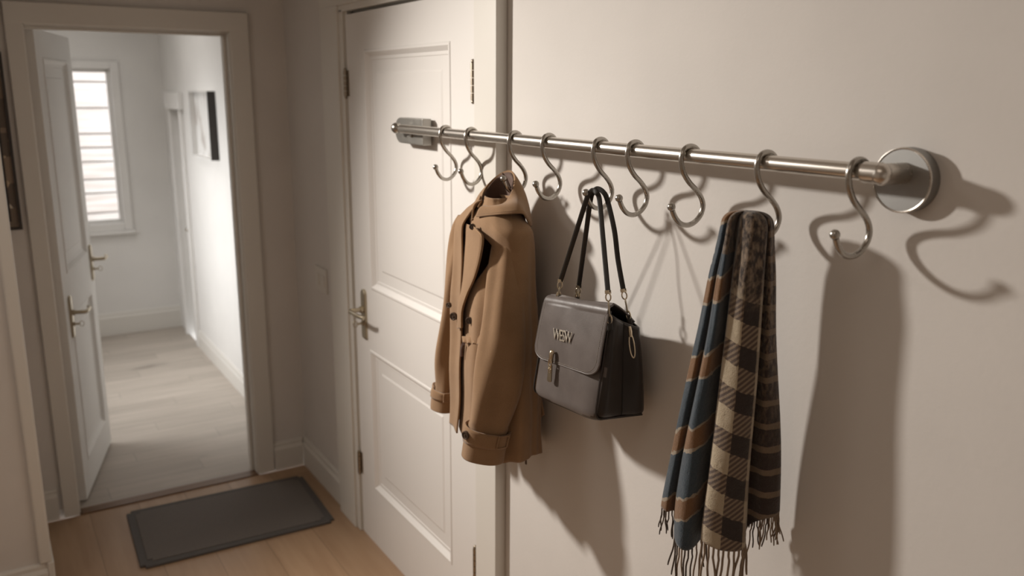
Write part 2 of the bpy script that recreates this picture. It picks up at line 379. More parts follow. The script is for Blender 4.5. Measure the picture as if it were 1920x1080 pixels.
# light switch
sw = thing('light_switch', 'white light switch plate on the wall left of the door', 'light switch', (0, 3.425, .97))
bm = bm_new(); box(bm, (-.008, 3.355, .918), (0, 3.49, 1.022), .003, 3); obj('switch_plate', bm, M_trim, sw)
for yy in (3.39, 3.455):
    bm = bm_new(); box(bm, (-.0125, yy-.02, .945), (-.0075, yy+.02, .995), .002); obj('rocker', bm, M_trim, sw)

# door mat
g = G('charcoal rubber mat', (.075, .066, .062), .85)
x, y, z = g.xyz(g.obj()); rib = g.M('SINE', g.M('MULTIPLY', g.M('ADD', y, g.M('MULTIPLY', x, .05)), 420.))
tw = g.noise(g.obj((400, 260, 1)), 1, 2)
g.color(g.mix(g.ramp(tw, .3, .7), (.080, .068, .061), (.185, .160, .140))); g.bump(g.M('ADD', g.M('MULTIPLY', rib, .5), tw), .8, .0015)
gb = G('mat border', (.085, .076, .070), .8); gb.bump(gb.noise(gb.obj(), 500, 2), .3, .0005)
mc = [(-.820, 3.66), (-.070, 3.63), (-.09, 3.135), (-.84, 3.16)]
mt = thing('door_mat', 'charcoal ribbed door mat on the oak floor before the doorway', 'doormat', (-.455, 3.4, 0))
def quadmat(ins, z0, z1):
    cx = sum(p[0] for p in mc)/4; cy = sum(p[1] for p in mc)/4; bm = bm_new()
    P = [(p[0]+(ins if p[0] < cx else -ins), p[1]+(ins if p[1] < cy else -ins)) for p in mc]
    vs = [bm.verts.new((*p, z0)) for p in P] + [bm.verts.new((*p, z1)) for p in P]
    bm.faces.new(vs[:4]); bm.faces.new(vs[4:])
    ve = []
    for i in range(4): bm.faces.new((vs[i], vs[(i+1) % 4], vs[4+(i+1) % 4], vs[4+i]))
    for e in bm.edges:
        if abs(e.verts[0].co.z-e.verts[1].co.z) > .001: ve.append(e)
    bmesh.ops.bevel(bm, geom=ve, offset=.018, segments=4, affect='EDGES'); return bm
o = obj('border', quadmat(0, 0, .010), gb.m, mt); bev(o, .003)
o = obj('ribbed_field', quadmat(.03, .0095, .0125), g.m, mt); bev(o, .0015)

# ------------------------------------------------------------------ rail
RX, RZ = -.074, 1.637; RR = .0131
rail = thing('hook_rail', 'brushed steel rail running along the wall from door to disc', 'rail', (RX, 1.6, RZ))
bm = bm_new(); cyl(bm, (RX, .775, RZ), (RX, 2.43, RZ), RR, 48); o = obj('rod', bm, M_steel, rail, True); bev(o, .002)
bm = bm_new(); cyl(bm, (RX, .774, RZ-.0015), (0, .774, RZ-.0015), .0160, 64); o = obj('end_post', bm, M_steel, rail, True)
bm = bm_new(); cyl(bm, (RX, .774, RZ), (RX, .800, RZ), .0160, 64); ball(bm, (RX, .774, RZ-.0008), .0162, 40, 24); o = obj('rod_collar', bm, M_steel, rail, True)
bm = bm_new(); cyl(bm, (-.021, .776, 1.6245), (0, .776, 1.6245), .0485, 96); o = obj('wall_flange', bm, M_disc, rail, True)
bm = bm_new(); ring(bm, (-.0205, .776, 1.6245), (0, 1, 0), (0, 0, 1), .0470, .0470, .0018, 96, 8); obj('flange_edge', bm, M_steel, o, True)
o['label'] = 'round satin steel wall flange'
# bracket at the far end, on the door
bm = bm_new(); pr = []
zc, hh, y0, y1 = 1.630, .039, 2.327, 2.485
for k in range(17): a = -pi/2+pi*k/16; pr.append((y1+hh*cos(a), zc+hh*sin(a)))
pr += [(y0, zc+hh), (y0, zc-hh)]
A = [bm.verts.new((-.022, a, b)) for a, b in pr]; B = [bm.verts.new((-.052, a, b)) for a, b in pr]
for i in range(len(pr)): j = (i+1) % len(pr); bm.faces.new((A[i], A[j], B[j], B[i]))
bm.faces.new(A[::-1]); bm.faces.new(B); o = obj('end_bracket', bm, M_plate, rail); bev(o, .002)
o['label'] = 'dull grey bracket with one rounded end on the white door'
bm = bm_new(); ball(bm, (RX-.002, 2.46, RZ+.001), .0165, 24, 16); obj('end_knob', bm, M_hook, rail, True)
bm = bm_new(); cyl(bm, (-.052, 2.44, RZ), (RX-.004, 2.44, RZ), .011, 24); obj('standoff', bm, M_hook, rail, True)
bm = bm_new(); cyl(bm, (-.052, 2.40, 1.618), (-.058, 2.40, 1.618), .006, 16); obj('screw', bm, M_hook, rail, True)

# ------------------------------------------------------------------ S hooks
HP = [(.0240, .001), (.0205, .010), (.012, .0165), (0, .0186), (-.012, .0150), (-.0190, .005), (-.0200, -.008), (-.0135, -.028), (.002, -.047), (.022, -.063), (.036, -.078), (.042, -.094), (.0365, -.111), (.021, -.1235), (.003, -.1275), (-.015, -.1225), (-.029, -.110), (-.037, -.0965)]
HY = [2.138, 1.993, 1.776, 1.631, 1.439, 1.327, 1.171, .990, .813]
HL = ['steel S hook at the far end of the rail, nearest the bracket, empty',
      'empty steel S hook hanging before the door edge, second from the bracket',
      'steel S hook whose ball tip touches the collar of the tan coat',
      'empty steel S hook between the tan coat and the handbag straps',
      'steel S hook carrying the straps of the handbag',
      'empty steel S hook just right of the handbag straps',
      'empty steel S hook just left of the plaid scarf',
      'steel S hook carrying the plaid scarf',
      'empty steel S hook at the near end beside the round flange']
HROT = [.30, .32, .27, .21, .17, .12, .03, 0, .0]
hp = crv([(a, 0, b) for a, b in HP], 110)
def hook_bm():
    bm = bm_new(); tube(bm, hp, .0050, 14); return bm
base = None
for i, (hy, lb) in enumerate(zip(HY, HL)):
    if i == 0:
        t = thing('s_hook', lb, 'hook', (RX, hy, RZ-.0014), 'S hooks on the steel rail'); 
        me = bpy.data.meshes.new('wire'); b_ = hook_bm(); bmesh.ops.recalc_face_normals(b_, faces=b_.faces[:]); b_.to_mesh(me); b_.free(); w0 = link(me, 'wire', M_hook, t, True)
        me = bpy.data.meshes.new('ball_tip'); b_ = bm_new(); ball(b_, (-.0395, 0, -.0905), .0078, 20, 14); b_.to_mesh(me); b_.free(); w1 = link(me, 'ball_tip', M_hook, t, True)
        me = bpy.data.meshes.new('end_bead'); b_ = bm_new(); ball(b_, (.0245, 0, -.0005), .0052); b_.to_mesh(me); b_.free(); w2 = link(me, 'end_bead', M_hook, t, True); t.rotation_euler = (0, 0, HROT[0])
    else:
        t2 = t.copy(); COL.objects.link(t2); t2.location = (RX, hy, RZ-.0014); t2['label'] = lb
        for w in (w0, w1, w2): c = w.copy(); COL.objects.link(c); c.parent = t2
        t2.rotation_euler = (0, 0, HROT[i])
# ------------------------------------------------------------------ fabric materials
def fabric(name, c1, c2, sc=900, bs=.5, rough=.9, sheen=.25):
    g = G(name, c1, rough, 0, .15); v = g.obj(); n = g.noise(v, sc, 2); n2 = g.noise(v, 18, 3)
    g.color(g.mix(g.ramp(g.M('ADD', g.M('MULTIPLY', n, .6), g.M('MULTIPLY', n2, .4)), .35, .65), c1, c2))
    g.bump(g.M('ADD', n, g.M('MULTIPLY', n2, 2.)), bs, .0012); g.b.inputs['Sheen Weight'].default_value = sheen; g.b.inputs['Sheen Roughness'].default_value = .5
    return g.m
M_coat = fabric('tan cotton', (.255, .150, .078), (.325, .198, .108))
M_coat_in = fabric('brown lining', (.085, .045, .03), (.12, .065, .045), rough=.55)
M_button = G('dark horn button', (.07, .045, .03), .3).m
M_stitch = fabric('tan stitching', (.33, .20, .10), (.38, .24, .13))

# ------------------------------------------------------------------ coat (hangs by its collar from the third hook)
coat = thing('coat', 'tan short trench coat hanging by its collar below the rail before the white door', 'coat', (-.115, 1.79, 1.545))
#        z      xc     yc     hx    hy
CT = [(1.500, -.116, 1.795, .034, .045), (1.484, -.116, 1.798, .037, .060), (1.462, -.116, 1.805, .045, .095), (1.425, -.114, 1.810, .062, .135),
      (1.36, -.112, 1.81, .070, .138), (1.25, -.111, 1.81, .076, .142), (1.12, -.110, 1.81, .080, .148), (1.0, -.109, 1.81, .083, .150), (.92, -.109, 1.81, .085, .152), (.862, -.109, 1.81, .087, .154)]
def body_pt(phi, z, inset=0, flat=False):
    """phi: 0 = front (away from the wall), 90 deg = far shoulder (+Y), 180 = back"""
    k = 0
    while k < len(CT)-2 and z < CT[k+1][0]: k += 1
    t = (CT[k][0]-z)/(CT[k][0]-CT[k+1][0]); _, xc, yc, hx, hy = cr(CT, k+max(0, min(1, t)))
    c, s = cos(phi), sin(phi); e = .72
    cx = math.copysign(abs(c)**e, c); sy = math.copysign(abs(s)**e, s)
    low = max(0, (1.42-z)/.55); 
    w = (.0050*sin(5*phi+1.0+1.5*z)+.0036*sin(9*phi+2.2)+.0022*sin(14*phi+.6+3*z))*min(1.3, low*2.2+.15)
    w += .0014*sin(31*z+2*phi)*min(1, low*3)
    kk = -inset+w
    return Vector((xc-(hx+kk)*cx, yc+(hy+kk)*sy, z))
def front_edge(z):            # angle of the placket edge
    return radians(12) if z > 1.44 else radians(cr([(12,), (9,), (9,), (10,), (12,), (15,)], (1.44-z)/.58*5)[0])
def under_edge(z):            # the other front: recedes in the open V at the top, tucks under below
    v = max(0, min(1, (1.45-z)/.06)) if z > 1.39 else max(0, min(1, (z-1.20)/.17))
    return radians(360+30-(62*v))
def body_fn(s, v):
    z = 1.500-(1.500-.862)*v
    a0, a1 = front_edge(z), under_edge(z); phi = a0+(a1-a0)*s
    drop = .010*sin(phi)*v+.008*sin(3*phi)*v
    p = body_pt(phi, z, inset=.012*max(0, (s-.85)/.15)); p.z += drop
    if s < .06: p.x -= .004*(1-s/.06)
    return p
bm = grid(body_fn, 180, 110); o = obj('body', bm, M_coat, coat, True); solid(o, .004, -1)
# lining seen in the open V
def lin(s, v):
    z = 1.485-.385*v; phi = radians(60)+radians(240)*s; p = body_pt(phi, z, .010); return p
bm = grid(lin, 50, 20); o = obj('lining', bm, M_coat_in, coat, True); o['label'] = 'dark brown lining'; solid(o, .002)
# lapel fold along the open front
ed = crv([(-0.1750, 1.7982, 1.4298), (-0.1830, 1.7632, 1.4248), (-0.1870, 1.7333, 1.4114), (-0.1890, 1.7402, 1.3667), (-0.1920, 1.7638, 1.3105), (-0.1940, 1.7981, 1.2611), (-0.1950, 1.8216, 1.2153), (-0.1960, 1.8233, 1.1693)], 60)
inn = crv([(-0.1580, 1.8722, 1.4266), (-0.1660, 1.8579, 1.4102), (-0.1700, 1.8509, 1.3873), (-0.1740, 1.8526, 1.3439), (-0.1780, 1.8545, 1.2892), (-0.1820, 1.8620, 1.2410), (-0.1850, 1.8686, 1.2007), (-0.1870, 1.8656, 1.1564)], 60)
def lap(s, v):
    i = v*59; a = Vector(cr([list(q) for q in inn], i)); b = Vector(cr([list(q) for q in ed], i)); p = a.lerp(b, s); p.x -= .004*sin(pi*s); return p
bm = grid(lap, 8, 60); o = obj('lapel', bm, M_coat, coat, True); solid(o, .004)
bm = bm_new(); tube(bm, [Vector(q)+Vector((-.0035, 0, 0)) for q in ed], .0016, 6); obj('lapel_edge', bm, M_stitch, o, True)
# collar: stand -> ridge -> fall
CL = [(20, .060, .075, 1.430), (60, .062, .100, 1.428), (90, .060, .135, 1.432), (125, .062, .128, 1.438), (160, .062, .110, 1.452), (190, .062, .100, 1.458), (215, .066, .098, 1.446), (235, .066, .100, 1.436), (255, .060, .102, 1.458), (275, .066, .112, 1.474), (300, .074, .104, 1.472), (338, .066, .060, 1.460)]
def collar_edge(deg):
    k = 0
    while k < len(CL)-2 and deg > CL[k+1][0]: k += 1
    return cr(CL, k+(deg-CL[k][0])/(CL[k+1][0]-CL[k][0]))
def ridge(a):
    c, sn = cos(a), sin(a); back = (1-c)/2
    return Vector((-.112-.040*c, 1.790+.043*sn, 1.484+.074*back**1.2+.010*max(0, sn)-.020*max(0, -sn)))
def collar_fn(s, v):
    a = radians(20+318*s); c, sn = cos(a), sin(a); back = (1-c)/2
    base = Vector((-.118-.040*c, 1.795+.047*sn, 1.472+.014*back)); rid = ridge(a)
    _, R1, R2, zo = collar_edge(20+318*s)
    out = Vector((-.106-R1*c, 1.792+R2*sn, zo))
    if s < .12: out = out.lerp(Vector((-0.1620, 1.8346, 1.4518)), (1-s/.12)*.7)
    if s > .90: out = out.lerp(Vector((-0.1650, 1.8078, 1.4540)), (s-.90)/.10*.85)
    if v < .35: t = v/.35; p = base.lerp(rid, t)
    else:
        t = (v-.35)/.65; p = rid.lerp(out, t); bul = sin(pi*t)*.010
        p += Vector((-c*bul*.6, sn*bul*.6, bul*1.0))
    return p
bm = grid(collar_fn, 90, 26); o = obj('collar', bm, M_coat, coat, True); solid(o, .005, 0)
bm = bm_new(); tube(bm, [collar_fn(i/89, 1)+Vector((0, 0, -.001)) for i in range(90)], .0032, 8); obj('collar_edge', bm, M_coat, o, True)
def cin(s, v):
    a = radians(24+310*s); c, sn = cos(a), sin(a); back = (1-c)/2
    b = Vector((-.117-.036*c, 1.794+.043*sn, 1.472+.014*back)); r_ = ridge(a)*1.0; r_ = r_.lerp(Vector((-.112, 1.790, r_.z)), .09)+Vector((0, 0, -.003)); return b.lerp(r_, v)
bm = grid(cin, 60, 6); o = obj('collar_lining', bm, M_coat_in, coat, True); o['label'] = 'dark brown inside of the collar'; solid(o, .0015)
# hanging loop to the hook
bm = bm_new(); tube(bm, crv([(-.085, 1.786, 1.520), (-.098, 1.782, 1.545), (-.108, 1.777, 1.5565), (-.100, 1.772, 1.545), (-.085, 1.776, 1.520)], 24), .002, 8); obj('hanging_loop', bm, M_coat_in, coat, True)
# sleeves
def sleeve(path, lab, ph, cuffz):
    P = path   # x,y,z, half width along view-right dir, half depth
    def fn(s, v, grow=0, lo=0, hi=1):
        t = (lo+(hi-lo)*v)*(len(P)-1); x, y, z, a, b = cr(P, t); th = 2*pi*s
        T = Vector(cr(P, min(len(P)-1, t+.05))[:3])-Vector(cr(P, max(0, t-.05))[:3]); T.normalize()
        E1 = Vector((.90, -.43, 0)); E1 = (E1-T*E1.dot(T)).normalized(); E2 = T.cross(E1)
        q = lo+(hi-lo)*v
        wr = .0035*sin(3*th+ph+7*q)+.0028*sin(5*th+2.1*ph-5*q)+.0030*sin(19*q+2*th+ph)*(.3+q)
        if q > .86: wr *= .3
        return Vector((x, y, z))+E1*cos(th)*(a+wr+grow)+E2*sin(th)*(b+wr*.8+grow)
    bm = grid(lambda s, v: fn(s, v), 56, 90, True); o = obj('sleeve', bm, M_coat, coat, True); solid(o, .004, -1)
    bm = grid(lambda s, v: fn(s, v, .0034, cuffz, 1.004), 56, 14, True); c_ = obj('cuff', bm, M_coat, o, True); solid(c_, .003, 1)
    bm = grid(lambda s, v: fn(s, v, .0062, cuffz-.002, cuffz+.052), 56, 6, True); b_ = obj('cuff_strap', bm, M_coat, o, True); solid(b_, .003, 1)
    return o, fn
S1 = [(*(-0.0900, 1.7806, 1.4680), .020, .036), (*(-0.1050, 1.7535, 1.4461), .036, .040), (*(-0.1160, 1.7328, 1.4067), .042, .042), (*(-0.1280, 1.7127, 1.3393), .046, .040), (*(-0.1420, 1.6989, 1.2449), .051, .040), (*(-0.1580, 1.6868, 1.1501), .056, .040), (*(-0.1780, 1.6780, 1.0479), .057, .038), (*(-0.2000, 1.6916, 0.9446), .050, .037), (*(-0.2120, 1.6972, 0.8709), .046, .036)]
s1, f1 = sleeve(S1, 'near', .4, .87); 
S2 = [(*(-0.1050, 1.9714, 1.4281), .018, .028), (*(-0.1080, 1.9722, 1.3997), .028, .032), (*(-0.1120, 1.9776, 1.3418), .031, .034), (*(-0.1180, 1.9955, 1.2293), .034, .034), (*(-0.1260, 2.0074, 1.1150), .036, .034), (*(-0.1340, 2.0198, 1.0130), .036, .034), (*(-0.1400, 2.0263, 0.9338), .034, .034), (*(-0.1430, 2.0284, 0.8781), .033, .034)]
s2, f2 = sleeve(S2, 'far', 2.0, .85)
def fs(fn, t, ang):   # find ring parameter facing a horizontal image direction: ang 0 = towards viewer, -1 left, 1 right
    best = None
    for k in range(72):
        p = fn(k/72, t); c = fn((k+36)/72 % 1, t); d = (p-c)/2; e = d.dot(Vector((.85, -.53, 0))); fr = d.dot(Vector((-.53, -.85, 0)))
        if fr < 0: continue
        sc = abs(math.atan2(e, fr)-ang)
        if best is None or sc < best[0]: best = (sc, k/72)
    return best[1]
k1 = fs(f1, .15, .25)
# armhole seam and shoulder seam as fine stitched ridges
bm = bm_new(); tube(bm, [f1(i/47+.0, .27, .0052) for i in range(48)], .0016, 6, False); obj('armhole_seam', bm, M_stitch, coat, True)
bm = bm_new(); tube(bm, crv([f1(k1-.03, .02, .005), f1(k1, .10, .005), f1(k1+.01, .18, .005), f1(k1+.02, .26, .005)], 24), .0011, 6, False); obj('shoulder_seam', bm, M_stitch, coat, True)
# cuff buttons, buckle loops
def button(c, n, r, par=coat):
    c = Vector(c); n = Vector(n).normalized(); bm = bm_new(); cyl(bm, c-n*.002, c+n*.0035, r, 24); ring(bm, c+n*.0035, n.orthogonal(), n.cross(n.orthogonal()), r*.82, r*.82, r*.16, 24, 6)
    cyl(bm, c-n*.0+n*.0035, c+n*.0055, r*.3, 10); return obj('button', bm, M_button, par)
def loop_on(fn, s, t, w, hgt, par):
    """small rectangular keeper standing on a sleeve"""
    bm = bm_new(); pts = [fn(s-w, t-hgt, .011), fn(s+w, t-hgt, .011), fn(s+w, t+hgt, .011), fn(s-w, t+hgt, .011), fn(s-w, t-hgt, .011)]
    P = [];
    for a, b in zip(pts, pts[1:]): P += [a.lerp(b, k/5) for k in range(5)]
    tube(bm, P+[pts[-1]], .0022, 8, False); return obj('strap_keeper', bm, M_coat, par, True)
VN = (-.55, -.83, .05)
def onsleeve(fn, s, t, g_): return fn(s, t, g_)
k = fs(f1, .893, -1.05); button(f1(k, .893, .011), (-.95, -.3, 0), .0105, s1)
k = fs(f1, .893, .95); loop_on(f1, k, .893, .045, .022, s1)
k = fs(f2, .875, .25); loop_on(f2, k, .875, .05, .026, s2)
# front buttons
button((-0.1970, 1.8665, 1.1901), (-.9, -.42, 0), .0105); button((-0.1920, 1.7943, 1.1950), (-.8, -.6, 0), .0090)
button((-0.1960, 1.8941, 1.2135), (-.95, -.3, 0), .0075); button((-0.1810, 1.7955, 1.4293), (-.8, -.6, 0), .0075)
# pocket flap and welt on the right front
def flap_fn(s, v):
    a = Vector((-0.1935, 1.8282, 1.1454)); b = Vector((-0.1840, 1.7342, 1.1702)); c = Vector((-0.1990, 1.8127, 1.1334)); d = Vector((-0.1900, 1.7239, 1.1494))
    p = a.lerp(b, s).lerp(c.lerp(d, s), v); p.z += .0022*sin(s*26)*v; p.x -= .002*sin(s*26)*v; return p
bm = grid(flap_fn, 40, 8); o = obj('pocket_flap', bm, M_coat, coat, True); solid(o, .004)
def tri_fn(s, v):
    a = Vector((-0.1900, 1.7877, 1.1357)); b = Vector((-0.1860, 1.7360, 1.1484)); c = Vector((-0.1900, 1.7637, 1.0936)); return a.lerp(b, s).lerp(c, v*.95)+Vector((-.003*sin(pi*s), 0, 0))
bm = grid(tri_fn, 10, 10); o = obj('pocket_gusset', bm, M_coat, coat, True); solid(o, .003)
bm = bm_new(); tube(bm, crv([(-0.1920, 1.8256, 1.1262), (-0.1920, 1.8343, 1.1098), (-0.1920, 1.8346, 1.0913)], 10), .0045, 8); o = obj('belt_slot', bm, M_coat_in, coat, True); o['label'] = 'dark slot beside the pocket'
# back vent tab near the wall and the belt end hanging under the hem
def tab_fn(s, v):
    a = Vector((-0.0500, 1.7182, 1.0547)); b = Vector((-0.0400, 1.7136, 1.0472)); c = Vector((-0.0550, 1.7200, 0.9082)); d = Vector((-0.0360, 1.6903, 0.9464)); p = a.lerp(b, s).lerp(c.lerp(d, s), v); p.z += .004*sin(s*9)*v; p.x += .003*sin(s*7+2)*v; return p
bm = grid(tab_fn, 14, 20); o = obj('back_vent', bm, M_coat, coat, True); solid(o, .006)
bm = bm_new(); tube(bm, crv([(-0.0650, 1.7289, 0.8572), (-0.0650, 1.7260, 0.8376), (-0.0650, 1.7255, 0.8080)], 12), [.0022+.0022*i/11 for i in range(12)], 10, True, (.45, (1, 0, 0)))
obj('belt_end', bm, M_coat_in, coat, True)

# ------------------------------------------------------------------ handbag
def leather(name, c, rough):
    g = G(name, c, rough, 0, .45); v = g.obj(); n = g.noise(v, 22, 3); n2 = g.noise(v, 420, 3)
    g.color(g.mix(g.ramp(n, .3, .7), tuple(x*.88 for x in c), tuple(x*1.1 for x in c))); g.put(g.b.inputs['Roughness'], g.M('ADD', g.M('MULTIPLY', n, .16), rough-.08))
    g.bump(g.M('ADD', g.M('MULTIPLY', n2, .35), g.M('MULTIPLY', n, 2.)), .22, .0018); return g.m
M_lea = leather('taupe grey leather', (.120, .102, .094), .36)
M_lea_side = leather('shade darkened leather', (.028, .022, .019), .34)  # same leather darkened, puts shade into the bag's sides
M_strap = leather('black leather strap', (.022, .018, .015), .42)
M_pip = leather('dark piping', (.035, .028, .024), .4)
M_thread = G('pale thread', (.30, .26, .22), .7).m
M_in = G('black mouth shade and seam', (.012, .010, .009), .8).m  # paints the shade in the bag's mouth; also the side seam
FLb, FRb, BRb = Vector((-0.1500, 1.5704, 1.0654)), Vector((-0.1660, 1.3116, 1.0889)), Vector((-0.0300, 1.3026, 1.0784))
FLt, FRt, BRt = Vector((-0.1250, 1.5472, 1.2919)), Vector((-0.1350, 1.3081, 1.3215)), Vector((-0.0500, 1.3121, 1.2774))
BLb = FLb+(BRb-FRb)*.9; BLt = FLt+(BRt-FRt)*.9
BLb.x = min(BLb.x, -.012); BLt.x = min(BLt.x, -.03)
def bp(u_, w_, t_):
    f_ = FLb.lerp(FRb, u_).lerp(FLt.lerp(FRt, u_), t_); b_ = BLb.lerp(BRb, u_).lerp(BLt.lerp(BRt, u_), t_)
    return f_.lerp(b_, w_)
bagloc = bp(.5, .5, 0)
bag = thing('handbag', 'taupe grey leather flap handbag hanging by two black straps from a hook', 'handbag', tuple(bagloc))
wN = (FRb-FLb).normalized(); nF = (bp(.5, 0, .5)-bp(.5, 1, .5)).normalized(); upB = (bp(.5, .5, 1)-bp(.5, .5, 0)).normalized()
# body: rounded box bent through the frame above, open at the top
bm = bm_new(); bmesh.ops.create_cube(bm, size=1, matrix=Matrix.Translation((.5, .5, .5)))
es = [e for e in bm.edges if not all(v.co.z > .9 for v in e.verts)]
bmesh.ops.bevel(bm, geom=es, offset=.07, segments=5, affect='EDGES', profile=.55)
bmesh.ops.triangulate(bm, faces=[f for f in bm.faces if len(f.verts) > 4])
bm.free()
def super_ring(th, k=7.0):
    c, s = cos(th), sin(th); rr = (abs(c)**k+abs(s)**k)**(-1/k); return .5+.5*rr*c, .5+.5*rr*s
def shell(th, v, ins=0):
    uu, ww = super_ring(th)
    if v < .16:                      # rounded bottom
        a = v/.16*pi/2; kx = .86+.14*sin(a); t = .06*(1-cos(a)) if False else .075*(1-sin(pi/2-a)) ; t = .075*(1-cos(a)); kx = .88+.12*sin(a)
    else: t = .075+(v-.16)/.84*.925; kx = 1
    uu = .5+(uu-.5)*kx; ww = .5+(ww-.5)*kx
    p = bp(uu, ww, t*(1-.055*max(0, min(1, (abs(uu-.5)*2-.80)/.2))*t))
    sd = abs(uu-.5)*2; side = max(0, (sd-.8)/.2); fb = max(0, (abs(ww-.5)*2-.8)/.2)
    mid = max(0, 1-abs(ww-.5)*2.6)
    p += -wN*math.copysign(1, uu-.5)*side*(.004+.010*t)*mid
    p += wN*math.copysign(1, uu-.5)*side*.006*sin(pi*min(1, t*1.1))*(1-mid)
    fr = math.copysign(1, .5-ww)
    p += nF*fr*fb*(.006*sin(pi*t)*sin(pi*uu)+.0015*sin(9*uu+4*t)+.0012*sin(14*t+5*uu))
    return p
NT = 128
bm = bm_new(); rows = []
for j in range(48):
    v = j/47; rows.append([bm.verts.new(shell(2*pi*i/NT+.0001, v)) for i in range(NT)])
for a, b in zip(rows, rows[1:]):
    for i in range(NT): bm.faces.new((a[i], a[(i+1) % NT], b[(i+1) % NT], b[i]))
cen = bm.verts.new(bp(.5, .5, 0.0))
for i in range(NT): bm.faces.new((rows[0][(i+1) % NT], rows[0][i], cen))
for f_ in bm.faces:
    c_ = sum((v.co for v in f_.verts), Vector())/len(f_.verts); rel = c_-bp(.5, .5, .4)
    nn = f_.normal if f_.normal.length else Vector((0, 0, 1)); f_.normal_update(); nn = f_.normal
    f_.material_index = 0 if abs(nn.dot(nF)) > .80 else 1  # faces turned off the front take the shade-darkened leather
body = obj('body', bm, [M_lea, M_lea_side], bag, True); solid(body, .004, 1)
# black sheet painting the bag's inner shade just below the open top
bm = bm_new(); vs = [bm.verts.new(bp(.5, .5, .80).lerp(shell(2*pi*i/48, .80), .97)) for i in range(48)]; bm.faces.new(vs); obj('inside', bm, M_in, body)
# rim around the mouth, piping around the gusset, seams
bm = bm_new(); P = [shell(2*pi*i/96, 1.0) for i in range(97)]; tube(bm, P, .0028, 8, False); obj('rim', bm, M_pip, body, True)
for uu_, nm in ((1, 1), (0, 0)):
    bm = bm_new(); P = []
    for v in range(24): P.append(bp(uu_, .0, 1-v/24*.92)+wN*(.003 if uu_ else -.003)*0+nF*.001)
    for a in range(9): q = pi/2*a/8; P.append(bp(uu_, .10*(1-cos(q)), .08-.075*sin(q)*1.0)+nF*0)
    for a in range(10): P.append(bp(uu_, .10+.80*a/9, .003))
    P = [bp(.5, .5, .5)+(p-bp(.5, .5, .5))*.985 for p in P]
    tube(bm, P, .0024, 8); obj('piping', bm, M_pip, body, True)
bm = bm_new(); P = []
for j in range(30):
    v = .05+.94*j/29; th = 0.0; P.append(shell(th, v)+wN*.0042)
tube(bm, P, .0013, 6); obj('seam', bm, M_in, body, True)
# flap
FH = .40          # fraction of the height where the flap ends
def flap_pt(s, v, lift=0):
    """s 0..1 across, v 0..1 from the back of the top to the front lip"""
    nar = .0 if v > .42 else (.42-v)/.42
    u_ = -.012+.03*nar+(1.024-.135*nar)*s
    if v < .30: q = v/.30; p = bp(u_, 1.0-.91*q, 1.0)+upB*(.002+.013*sin(pi*.5*min(1, q*1.15))+.002*sin(8*s)); n = upB
    elif v < .42: q = (v-.30)/.12*pi/2; c = bp(u_, .09, .975); p = c+upB*(.0145)*cos(q)+(nF*.0145+(bp(u_, 0, .975)-c))*sin(q); p = c+upB*.0178*cos(q)+((bp(u_, 0, .965)-c)+nF*.008)*sin(q); n = (upB*cos(q)+nF*sin(q))
    else:
        q = (v-.42)/.58; t = .965-(.965-FH)*q; p = bp(u_, 0, t)+nF*(.008+.006*sin(pi*q)*sin(pi*s)+.003*q+.0016*sin(6*s+3*q)); n = nF
    return p+n*lift
def corner(s, q):        # round the two lower corners
    return s
def flap_fn2(s, v):
    # lower corners: pull the lip up near the sides
    if v > .42:
        q = (v-.42)/.58; e = min(s, 1-s)/.17
        if e < 1: lim = 1-.20*(1-math.sqrt(max(0, 1-(1-e)**2))); q = q*lim; v = .42+.58*q
    return flap_pt(s, v)
bm = grid(flap_fn2, 80, 90); flap = obj('flap', bm, M_lea, bag, True); solid(flap, .0035, 0); flap['label'] = 'taupe front flap with rounded corners'
edge = [(0.02, .42+.58*k/20*.80) for k in range(21)]
def lip(s): 
    e = min(s, 1-s)/.17; return 1-.20*(1-math.sqrt(max(0, 1-(1-e)**2))) if e < 1 else 1
def edge_path(ins):
    P = []
    for k in range(24): P.append((ins, .42+.58*(lip(0.0)-.0)*k/23*.97))
    for k in range(61):
        s = k/60; P.append((ins+(1-2*ins)*s, .42+.58*(lip(s)-ins*.8)))
    for k in range(24): P.append((1-ins, .42+.58*lip(1.0)*(1-k/23)*.97))
    return P
bm = bm_new()
P = [flap_pt(a, b, .0022) for a, b in edge_path(.035)]
acc = 0; run = []; 
for a, b in zip(P, P[1:]):
    n_ = max(1, int((b-a).length/.0008))
    for k in range(n_):
        acc += (b-a).length/n_; q = a.lerp(b, k/n_)
        if acc % .0042 < .0029: run.append(q)
        else:
            if len(run) > 1: tube(bm, run, .00055, 5)
            run = []
obj('stitching', bm, M_thread, flap)
bm = bm_new(); tube(bm, [flap_pt(a, b, 0) for a, b in edge_path(0.0)], .0022, 8); obj('flap_edge', bm, M_lea, flap, True)
# metal letters on the flap
def letters(txt, origin, ex, ey, en, hgt, wid, mat, parent):
    c_ = bpy.data.curves.new('lt', 'FONT'); c_.body = txt; c_.size = 1; c_.extrude = .03; c_.bevel_depth = .004; c_.space_character = .80
    t_ = bpy.data.objects.new('lt', c_); COL.objects.link(t_); dg = bpy.context.evaluated_depsgraph_get(); dg.update()
    me = bpy.data.meshes.new_from_object(t_.evaluated_get(dg)); bm = bmesh.new(); bm.from_mesh(me)
    bpy.data.objects.remove(t_); xs = [v.co.x for v in bm.verts]; ys = [v.co.y for v in bm.verts]; x0, x1, y0, y1 = min(xs), max(xs), min(ys), max(ys)
    for v in bm.verts:
        x = (v.co.x-x0)/(x1-x0)*wid; y = (v.co.y-y0)/(y1-y0)*hgt; z = v.co.z*hgt*.9
        v.co = origin+ex*x+ey*y+en*z
    return obj('lettering', bm, mat, parent)
